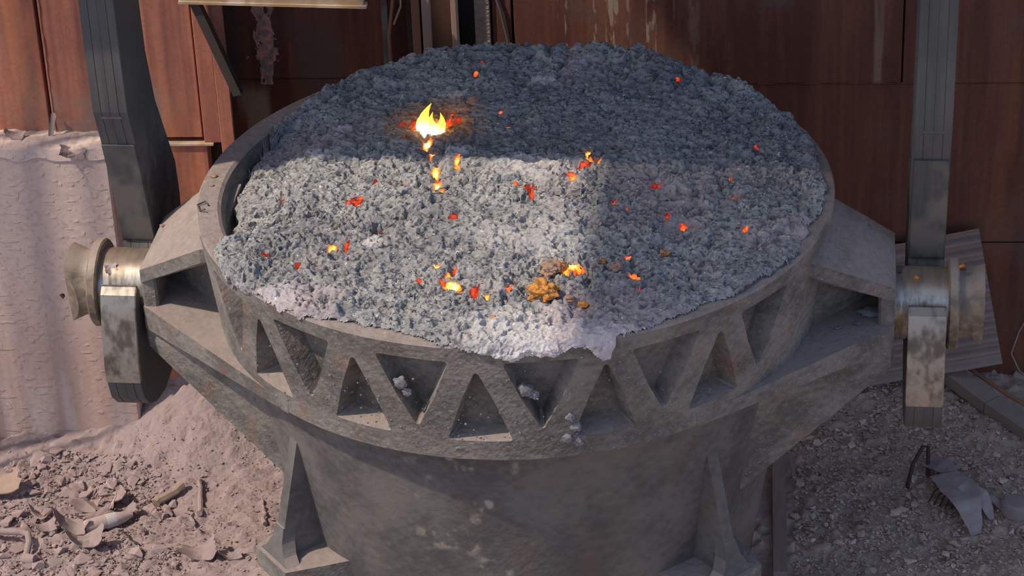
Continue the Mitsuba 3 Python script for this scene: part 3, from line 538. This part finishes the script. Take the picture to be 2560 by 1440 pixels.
def tongue(path, radii, cols, seg=16):
    path = np.asarray(path, float); tt = np.linspace(0, 1, len(path)); t2 = np.linspace(0, 1, 28)
    from scipy.interpolate import CubicSpline
    pp = CubicSpline(tt, path)(t2); rad_ = np.clip(np.interp(t2, tt, radii), 0.001, None)
    m = tube(pp, rad_, seg); h = np.r_[np.repeat(t2, seg), 0, 1]
    return m, np.stack([np.interp(h, [0, .3, .62, .85, 1], [c[k] for c in cols]) for k in range(3)], -1)
FC = [(2.2, 2.0, 1.3), (2.0, 1.75, .8), (1.7, 1.15, .12), (1.5, .78, .05), (1.2, .42, .03)]
fl = thing('flame', 'small bright yellow flame burning on the dark slag at the back', 'flame')
fy = 0.50
for path, radii in (([(-.505, fy, .01), (-.525, fy, .07), (-.522, fy, .13), (-.482, fy, .205)], (.036, .034, .024, .001)),
                    ([(-.49, fy + .01, .0), (-.485, fy, .06), (-.490, fy, .10), (-.478, fy, .155)], (.04, .032, .016, .001)),
                    ([(-.455, fy, .0), (-.452, fy, .05), (-.435, fy, .09), (-.440, fy, .152)], (.036, .034, .022, .001)),
                    ([(-.545, fy + .02, .02), (-.56, fy + .02, .06), (-.56, fy + .02, .09), (-.555, fy + .02, .115)], (.02, .016, .009, .001))):
    m, c = tongue(path, radii, FC)
    put('tongue', m, 'mat_black', True, color=c * FLAME, parent=fl, emitter={'type': 'area', 'radiance': {'type': 'mesh_attribute', 'name': 'vertex_color'}})

LUMPS = [(.269, -1.154, .068, 'mat_ochre', 'largest bright ochre lump on the crust near the front'), (.285, -.93, .052, 'mat_brown_lump', 'brown and yellow lump behind the largest ochre lump'), (.225, -1.0, .036, 'mat_brown_lump', 'small reddish brown lump left of the brown and yellow lump'), (.320, -.88, .034, 'mat_ochre', 'ochre lump beside the glowing crack, at the back of the lump cluster'),
         (.453, -1.178, .026, 'mat_ochre', 'small dark orange lump right of the largest ochre lump'), (.394, -1.177, .024, 'mat_brown_lump', 'flat reddish lump between the large and the small ochre lump'), (.586, -.914, .030, 'mat_brown_lump', 'small brown lump on the crust right of the orange glowing crack'), (-.317, .844, .034, 'mat_brown_lump', 'small orange brown lump right behind the flame'), (.801, -.72, .022, 'mat_ochre', 'small red orange lump on the right half of the crust'), (.515, -.836, .018, 'mat_ochre', 'tiny orange chip right of the orange glowing crack'), (.061, -1.36, .020, 'mat_brown_lump', 'tiny tan chip on the pale crust at the front')]
for i, (x, y, r, m, l) in enumerate(LUMPS):
    put('ochre_lump', lump((x, y, slag_z(x, y) + r * 0.35), r, 140 + i, (1.0, 0.9, 0.72), 4 if r > .04 else 3, 0.75), m, True, label=l, cat='lump')
for x, y, z, r, l in ((2.225, -0.02, -0.40, .026, 'orange chip lodged behind the collar of the right trunnion'), (2.005, -0.06, -0.442, .014, 'small orange chip lying on the right trunnion pin'), (1.925, -0.02, -0.438, .010, 'tiny orange chip on the right trunnion next to the bracket'), (1.70, -0.12, -0.275, .013, 'small reddish chip on top of the right bracket')):
    put('ochre_chip', lump((x, y, z), r, int(abs(x) * 1000), (1, 0.8, 0.7), 2, 0.8), 'mat_ochre', True, label=l, cat='chip')
for x, y, z, r, l in ((-1.545, 0.02, .006, .016, 'orange rust chip on the left rim of the pot'), (-1.53, -0.08, .005, .009, 'tiny rust chip on the left rim in front of the orange one'), (-1.86, 0.10, -.33, .014, 'reddish chip at the outer end of the left bracket top')):
    put('rust_chip', lump((x, y, z), r, int(abs(y) * 900) + 5, (1.4, 0.9, 0.4), 2, 0.8), 'mat_brown_lump', True, label=l, cat='chip')
put('paper_scrap', flake_mesh((-2.10, -0.115, -0.477), 0.06, 0.05, 0.003, (0.72, 0.05, 0.35), 8, 0.22), 'mat_scrap', label='white scrap stuck on the left trunnion pin beside its collar', cat='scrap')
put('bent_wire', tube([(-1.50, -0.30, .006), (-1.52, -0.27, .012), (-1.555, -0.30, .008), (-1.53, -0.36, .008), (-1.50, -0.37, .02)], 0.0045, 6), 'mat_rope', True, label='little bent wire lying on the left rim of the pot', cat='wire')

# ------------------------------------------------------------------ hooks
PROF = [(-.04, 1.63), (-.045, .67), (-.035, .38), (.03, .2), (.095, -.04), (.16, -.30), (.20, -.48)]
PROF += [(.196 * math.cos(a), -.62 + .196 * math.sin(a)) for a in np.linspace(0.45, -math.pi - 0.1, 26)]
PROF += [(-.20, -.545), (-.225, -.515), (-.255, -.51), (-.285, -.535), (-.315, -.62), (-.345, -.78), (-.365, -.92), (-.365, -1.02), (-.33, -1.12), (-.25, -1.20), (-.12, -1.265), (.06, -1.30), (.25, -1.27), (.45, -1.14), (.63, -.90), (.735, -.62), (.75, -.47), (.73, -.27), (.62, -.06), (.48, .21), (.405, .52), (.385, .9), (.38, 1.63)]
for s, x0, x1, word in ((-1, -2.115, -1.935, 'left'), (1, 1.968, 2.15, 'right')):
    hk = thing('lifting_hook', f'massive dark laminated steel crane hook holding the {word} trunnion of the pot', 'hook')
    nl = 4; w = (x1 - x0) / nl
    for i in range(nl):
        put('plate', tm(extr_x(PROF, x0 + i * w + 0.0002, x0 + (i + 1) * w - 0.0002, 0.0035 if i in (0, nl - 1) else 0.0012)), 'mat_hook', 30, parent=hk)
    liner = [(-.225, -.507), (-.255, -.50), (-.293, -.53), (-.327, -.62), (-.357, -.78), (-.378, -.92), (-.378, -1.0), (-.35, -1.0), (-.335, -.78), (-.305, -.62), (-.28, -.545), (-.255, -.525), (-.235, -.52)]
    put('wear_plate', tm(extr_x(liner, x0 - 0.002, x1 + 0.002, 0.004)), 'mat_wear', 30, parent=hk, label='shiny worn plate on the hook tip')
    sh = [(.022, .165), (.085, -.04), (.15, -.30), (.186, -.46), (.20, -.46), (.17, -.30), (.10, -.04), (.035, .165)]
    put('shank_plate', tm(extr_x(sh, x0 + 0.004, x1 - 0.004, 0.003)), 'mat_hook', 30, parent=hk, label='sooty liner plate on the lower shank')
    put('weld_bar', tm(bevbox(x0 + 0.035, x1 - 0.035, -0.052, -0.02, 0.335, 0.355, 0.004).transform(np.array([[1, 0, 0, 0], [0, 1, 0, 0.028], [0, 0, 1, 0.0]]))), 'mat_hook', parent=hk)

# ------------------------------------------------------------------ right: corrugated sheet, beams, scrap
def corrugated():
    TL, TR, BR, BL = W(1.72, 2.33, -1.69), W(2.575, 2.33, -1.50), W(2.735, 2.10, -2.30), W(1.80, 2.10, -2.50)
    ns, mv = 12, 170; S, Q = np.meshgrid(np.linspace(0, 1, ns), np.linspace(0, 1, mv))
    P = (1 - Q)[..., None] * ((1 - S)[..., None] * TL + S[..., None] * TR) + Q[..., None] * ((1 - S)[..., None] * BL + S[..., None] * BR)
    nrm = np.cross(TR - TL, BL - TL); nrm /= np.linalg.norm(nrm); nrm *= -np.sign(nrm[1])
    P = P + nrm * (0.024 * np.cos(Q * 2 * np.pi * 11) + 0.03 * (Q > 0.93) * np.sin((Q - 0.93) / 0.07 * np.pi) - 0.012 * np.sin(S * 5) * Q)[..., None]
    top = P.reshape(-1, 3); bot = top - nrm * 0.003; idx = np.arange(ns * mv).reshape(mv, ns)
    q = np.stack([idx[:-1, :-1], idx[1:, :-1], idx[1:, 1:], idx[:-1, 1:]], -1).reshape(-1, 4); N = ns * mv
    ed = np.concatenate([idx[0, :], idx[1:, -1], idx[-1, -2::-1], idx[-2:0:-1, 0]]); side = np.stack([ed, np.roll(ed, -1), np.roll(ed, -1) + N, ed + N], -1)
    f = np.vstack([q, q[:, ::-1] + N, side]); return np.vstack([top, bot]), f
put('corrugated_sheet', corrugated(), 'mat_sheet', 40, label='dusty corrugated metal sheet leaning on the wall behind the right trunnion', cat='corrugated sheet')
def on_ground(pts, lift=0.0): return np.array([(x, y, float(gz(x, y)) + lift) for x, y in pts])
def channel(a, b_, w=0.13, h=0.075):
    a, b_ = np.asarray(a), np.asarray(b_); up = np.array([0, 0, 1.0])
    m = bar(a, b_, w, h)
    return m - bar(a + (b_ - a) * -0.02 - up * 0.02, b_ + (b_ - a) * 0.02 - up * 0.02, w - 0.03, h - 0.03)
e0, e1, e2 = on_ground([(2.24, 2.36), (2.56, 2.02), (3.2, 1.34)], 0.06)
put('steel_channel', tm(channel(e0, e1 - (e1 - e0) * 0.012)), 'mat_beam', label='dusty steel channel on the ground below the corrugated sheet', cat='beam')
put('steel_channel', tm(channel(e1, e2)), 'mat_beam', label='steel channel continuing the first one out of the right edge', cat='beam')
put('rusty_rod', tube(on_ground([(2.30, 2.42), (2.45, 2.30), (2.66, 2.07), (2.9, 1.82), (3.2, 1.50)], 0.10), 0.013, 8), 'mat_orange_rust', True, label='long rusty rod lying along the back of the steel channel', cat='rod')
put('wire', tube([W(2.95, 2.39, -2.05), W(2.86, 2.38, -2.25), W(2.82, 2.37, -2.40), W(2.87, 2.33, -2.50), W(3.0, 2.2, -2.56)], 0.005, 6), 'mat_scrap', True, label='thin pale wire hanging down the wall at the right edge', cat='wire')
put('wire', tube(on_ground([(2.47, 2.62), (2.48, 2.55), (2.47, 2.46), (2.45, 2.40)], 0.05), 0.006, 6), 'mat_scrap', True, label='short dusty wire on the ground right of the sheet foot', cat='wire')
def plank(a, b_, w, h, mat, label, cat='plank', name='plank', lift=0.02):
    p = on_ground([a, b_], lift); put(name, refine(bar(p[0], p[1], w, h), 0.05, 0.002, 20, 3), mat, 30, label=label, cat=cat)
plank((1.30, 1.55), (1.345, 0.36), 0.078, 0.03, 'mat_wood', 'narrow weathered board lying on the gravel close to the pot', lift=0.05)
put('splinter', refine(bar(*on_ground([(1.37, 1.50), (1.40, 1.25)], 0.06), 0.02, 0.015), 0.05), 'mat_wood', label='thin splinter against the far end of the weathered board', cat='splinter')
# torn sheet scrap with bent strips
def strip(pts, width, t=0.006, side=(1, 0, 0)):
    pts = np.asarray(pts, float); w = np.broadcast_to(np.asarray(width, float), (len(pts),)); s = np.asarray(side, float); s /= np.linalg.norm(s)
    a, b_ = pts - s * w[:, None] / 2, pts + s * w[:, None] / 2; dz = np.array([0, 0, t]); n = len(pts)
    v = np.vstack([a, b_, a - dz, b_ - dz]); f = []
    for i in range(n - 1):
        f += [[i, n + i, n + i + 1, i + 1], [2 * n + i, 2 * n + i + 1, 3 * n + i + 1, 3 * n + i], [i, i + 1, 2 * n + i + 1, 2 * n + i], [n + i, 3 * n + i, 3 * n + i + 1, n + i + 1]]
    f += [[0, 2 * n, 3 * n, n], [n - 1, 2 * n - 1, 4 * n - 1, 3 * n - 1]]
    return (v, np.array(f))
def crumple(m, amp=0.009, seed=0):
    v, f = m; f = np.vstack([f[:, [0, 1, 2]], f[:, [0, 2, 3]]]); t = trimesh.Trimesh(v, f, process=True)
    for _ in range(3): t = t.subdivide()
    d = np.stack([meshkit.fbm(t.vertices * 16 + 7 * k, 3, seed + k) - 0.5 for k in range(3)], -1)
    return trimesh.Trimesh(t.vertices + d * amp * 2.5, t.faces, process=False)
def gp(x, y, l): return np.array([x, y, float(gz(x, y)) + l])
t = thing('torn_sheet', 'torn curled piece of dusty sheet metal on the right gravel', 'scrap metal')
put('sheet', crumple(strip([gp(2.22, 1.34, .03), gp(2.26, 1.24, .10), gp(2.32, 1.12, .13), gp(2.38, 0.98, .11), gp(2.42, 0.86, .05), gp(2.43, 0.80, .02)], [.10, .16, .20, .17, .10, .07], side=(1, .45, 0.1))), 'mat_scrap', 40, parent=t)
put('strip', crumple(strip([gp(2.36, 1.12, .13), gp(2.46, 1.05, .10), gp(2.50, 0.98, .05), gp(2.53, 0.95, .01)], [.10, .10, .07, .03], side=(.7, .7, 0))), 'mat_scrap', 40, parent=t)
put('strip', crumple(strip([gp(2.44, 1.10, .09), gp(2.53, 1.08, .06), gp(2.60, 1.02, .02)], [.07, .06, .02], side=(.5, .8, 0))), 'mat_scrap', 40, parent=t)
put('bent_rod', tube([gp(2.05, 1.25, .0), gp(2.08, 1.36, .09), gp(2.14, 1.46, .14), gp(2.17, 1.47, .13), gp(2.17, 1.40, .03), gp(2.17, 1.36, .0)], 0.012, 8), 'mat_dark_rust', True, label='dark bent rod sticking up from the gravel left of the torn sheet', cat='rod')
put('sheet_fragment', crumple(strip([gp(2.16, 1.46, .05), gp(2.24, 1.38, .07), gp(2.31, 1.33, .04)], [.10, .12, .10], side=(.6, .8, .15))), 'mat_dust_debris', 40, label='flat dusty metal fragment behind the torn sheet', cat='scrap metal')
for i in range(5):
    a = gp(2.17 + .03 * i, 1.10 - .02 * i, .0); put('wire_stub', tube([a, a + [0.03, .04, .05], a + [.08 + .01 * i, .09, .06 - .01 * i]], 0.005, 6), 'mat_dark_rust', True, label='thin rusty wire in the tangle left of the torn sheet', cat='wire', group='rusty wires in the tangle left of the torn sheet')
put('round_block', tm(lathe([(0, -.05), (.075, -.05), (.085, -.03), (.085, .03), (.07, .045), (.03, .05), (0, .05)], 24).translate(list(gp(2.66, 1.02, .05)))), 'mat_dust_debris', 35, label='dusty round block on the gravel at the right edge', cat='block')

# ------------------------------------------------------------------ left: debris in the dust
def stick(a, b_, r0, r1, mat, label, cat='stick', name='stick', lift=0.02, seed=0):
    p = on_ground([a, b_], lift); tt = np.linspace(0, 1, 9); path = p[0] + (p[1] - p[0]) * tt[:, None] + 0.006 * np.random.default_rng(seed).normal(size=(9, 3))
    put(name, tube(path, np.interp(tt, [0, 1], [r0, r1]), 7), mat, 40, label=label, cat=cat)
stick((-2.33, 0.88), (-2.17, 1.04), .030, .024, 'mat_wood', 'short thick stick of wood lying in the pink dust', lift=0.04, seed=1)
stick((-2.10, 1.10), (-2.03, 0.76), .010, .018, 'mat_dust_debris', 'long thin stick half buried in dust right of the thick stick', seed=2)
stick((-2.13, 0.86), (-2.05, 0.66), .008, .013, 'mat_dust_debris', 'short thin stick left of the long thin stick', seed=3)
stick((-1.69, 0.92), (-1.64, 0.70), .005, .014, 'mat_dust_debris', 'thin stick in the dust close to the pot', seed=4)
stick((-2.46, 0.56), (-2.30, 0.38), .005, .005, 'mat_dark_rust', 'thin twig in front of the plastic bottle', cat='twig', name='twig', seed=5)
bt = thing('plastic_bottle', 'dusty plastic bottle with a pale label lying in the rubble', 'bottle')
bp0, bp1 = gp(-2.66, 0.52, .04), gp(-2.40, 0.70, .05); dv = (bp1 - bp0) / np.linalg.norm(bp1 - bp0)
put('body', tube([bp0 + dv * s_ for s_ in (0, .004, .02, .12, .20, .25, .29, .30)], [.02, .035, .042, .042, .042, .03, .014, .013], 16), 'mat_bottle', 40, parent=bt)
put('label_band', tube([bp0 + dv * s_ for s_ in (.135, .14, .19, .195)], [.0425, .0435, .0435, .0425], 16), 'mat_white_flake', 40, parent=bt, label='pale label')
put('crumpled_sheet', flake_mesh(gp(-1.92, 0.33, .035), .20, .11, .005, (0.25, -.2, .1), 21, .35, 9), 'mat_dust_debris', 25, label='crumpled dusty sheet lying alone in the dust near the pot', cat='crumpled sheet')
put('crumpled_sheet', flake_mesh(gp(-1.76, 0.32, .02), .13, .05, .005, (0.2, .15, .3), 22, .3, 7), 'mat_dust_debris', 25, label='narrow curled scrap right of the lone crumpled sheet', cat='crumpled sheet')
pp = thing('bent_pipe', 'bent dusty pipe lying at the left edge of the rubble', 'pipe')
put('tube', tube([gp(-3.3, .43, .07), gp(-3.0, .41, .08), gp(-2.95, .39, .075), gp(-2.93, .34, .06), gp(-2.925, .26, .04), gp(-2.92, .22, .03)], .02, 10), 'mat_dust_debris', 40, parent=pp)
put('end_fitting', tube([gp(-2.93, .21, .03), gp(-2.90, .195, .035), gp(-2.85, .18, .035)], [.025, .032, .028], 10), 'mat_dust_debris', 40, parent=pp)
put('cardboard_scrap', flake_mesh(gp(-3.27, .87, .05), .28, .15, .008, (0.1, -.15, .3), 31, .12, 7), 'mat_tan', 25, label='tan scrap of board curling up at the left edge', cat='scrap')
def zinit(x, y): return float(gz(x, y))
SCR = [(-2.72, .80, .16, .10, 'folded dusty scrap with a dark hollow above the rubble centre'), (-2.60, .78, .18, .09, 'wide dusty flake right of the folded scrap'), (-2.66, .66, .22, .06, 'long dusty splinter flake in the middle of the rubble'), (-2.48, .74, .15, .10, 'pointed dusty flake at the right side of the rubble'), (-2.78, .58, .18, .08, 'curled dusty strip left of the bottle'), (-2.70, .50, .13, .09, 'tilted dusty flake below the curled strip'), (-2.95, .66, .15, .08, 'flat dusty flake near the left of the rubble'), (-2.62, .36, .20, .10, 'dusty bag like scrap in front of the bottle'), (-2.88, .50, .12, .07, 'small angled flake above the bent pipe'), (-2.56, .90, .12, .08, 'small dusty flake at the back of the rubble')]
for i, (x, y, w_, h_, l) in enumerate(SCR):
    r_ = np.random.default_rng(300 + i)
    put('dusty_flake', flake_mesh(gp(x, y, .045), w_, h_, .006, (r_.uniform(-.5, .5), r_.uniform(-.5, .5), r_.uniform(-.6, .6)), 40 + i, r_.uniform(.15, .35)), 'mat_dust_debris', 25, label=l, cat='scrap')
# crumbling edge of the dust bank near the wall foot
for i in range(9):
    x, y = -2.52 + .05 * i, 2.02 - .012 * i + .02 * (i % 2)
    put('dust_clod', lump((x * 1 + .0, y - .08, zinit(x, y - .08) + .01), .035 + .012 * (i % 3), 400 + i, (1, .8, 1.0), 2, .9), 'mat_dust_debris', True, label='crumbling clod of dust on the bank below the left hook', cat='clod', group='clods on the dust bank below the left hook')

# stones: individuals first, fine grit as stuff
def stone(seed, k=13):
    r_ = np.random.default_rng(seed); p = r_.normal(size=(k, 3)); p /= np.linalg.norm(p, axis=1, keepdims=True)
    return tm(hull(p * np.array([1, .8, .55]) * (0.8 + .4 * r_.random((k, 1)))))
STONES = [stone(500 + i) for i in range(7)]
PLY = {(m, i): mikit.ply(STONES[i], f'mat_{m}') for m in [f'{k}_{c}' for k in ('stone', 'gravel') for c in 'abc'] for i in range(7)}
def scatter(n, region, size, name, matkind, label, group, seed):
    r_ = np.random.default_rng(seed); pts = []
    while len(pts) < n:
        x, y = region(r_)
        if any((x - a) ** 2 + (y - b_) ** 2 < (0.45 * (s0 + .02)) ** 2 for a, b_, s0 in pts[-60:]): continue
        pts.append((x, y, size(r_)))
    for x, y, s_ in pts:
        key = numbered(name); rot = r_.uniform(0, 360)
        M = T().translate([x, y, zinit(x, y) + s_ * .22]).rotate([0, 0, 1], rot).rotate([1, 0, 0], r_.uniform(-25, 25)).scale([s_, s_, s_])
        scene[key] = {**PLY[(f'{matkind}_{"abc"[r_.integers(3)]}', int(r_.integers(7)))], 'to_world': M}
        tag(key, label, 'stone', group)
def left_region(r_):
    while True:
        x, y = r_.uniform(-3.45, -2.05), r_.uniform(.0, 1.35)
        d = ((x + 2.85) / .62) ** 2 + ((y - .84) / .52) ** 2
        if d < 1.0 or (y < .42 and x < -2.15 + .3 * r_.random()) or r_.random() < .03: return x, y
scatter(285, left_region, lambda r_: .020 + .038 * r_.random() ** 2, 'rubble_stone', 'stone', 'dust covered stone in the rubble left of the pot', 'dusty stones in the left rubble', 11)
def right_region(r_):
    while True:
        x, y = r_.uniform(1.35, 2.9), r_.uniform(.1, 2.35)
        if y < 2.62 - .0 - max(0, (x - 2.2)) * 1.1 - .1 and not (1.28 < x < 1.41 and .3 < y < 1.6): return x, y
scatter(290, right_region, lambda r_: .017 + .026 * r_.random() ** 2.2, 'gravel_stone', 'gravel', 'grey brown stone lying on the gravel right of the pot', 'stones on the right gravel', 12)
def grit(n, region, size, mat, label, seed, name):
    r_ = np.random.default_rng(seed); vs, fs, at = [], [], 0
    small = [stone(600 + i, 8) for i in range(5)]
    xy = np.array([region(r_) for _ in range(n)]); zs = gz(xy[:, 0], xy[:, 1])
    for (x, y), z in zip(xy, zs):
        m = small[r_.integers(5)]; s_ = size(r_); a = r_.uniform(0, 6.28); c, s2 = math.cos(a), math.sin(a)
        v = m.vertices * s_; v = np.stack([v[:, 0] * c - v[:, 1] * s2 + x, v[:, 0] * s2 + v[:, 1] * c + y, v[:, 2] + z + s_ * .3], -1)
        vs.append(v); fs.append(m.faces + at); at += len(v)
    put(name, trimesh.Trimesh(np.vstack(vs), np.vstack(fs), process=False), mat, label=label, cat='gravel', kind='stuff')
grit(9000, right_region, lambda r_: .007 + .013 * r_.random() ** 2, 'mat_gravel', 'fine brown gravel covering the ground right of the pot', 21, 'gravel')
grit(4200, left_region, lambda r_: .006 + .013 * r_.random() ** 2, 'mat_dust_debris', 'fine dust covered grit between the stones left of the pot', 22, 'grit')

def mound(r_): return r_.uniform(-2.6, -1.45), r_.uniform(.15, 1.52)
grit(1500, mound, lambda r_: .003 + .012 * r_.random() ** 3, 'mat_ground', 'small crumbs of dust scattered over the dust bank left of the pot', 23, 'crumb')
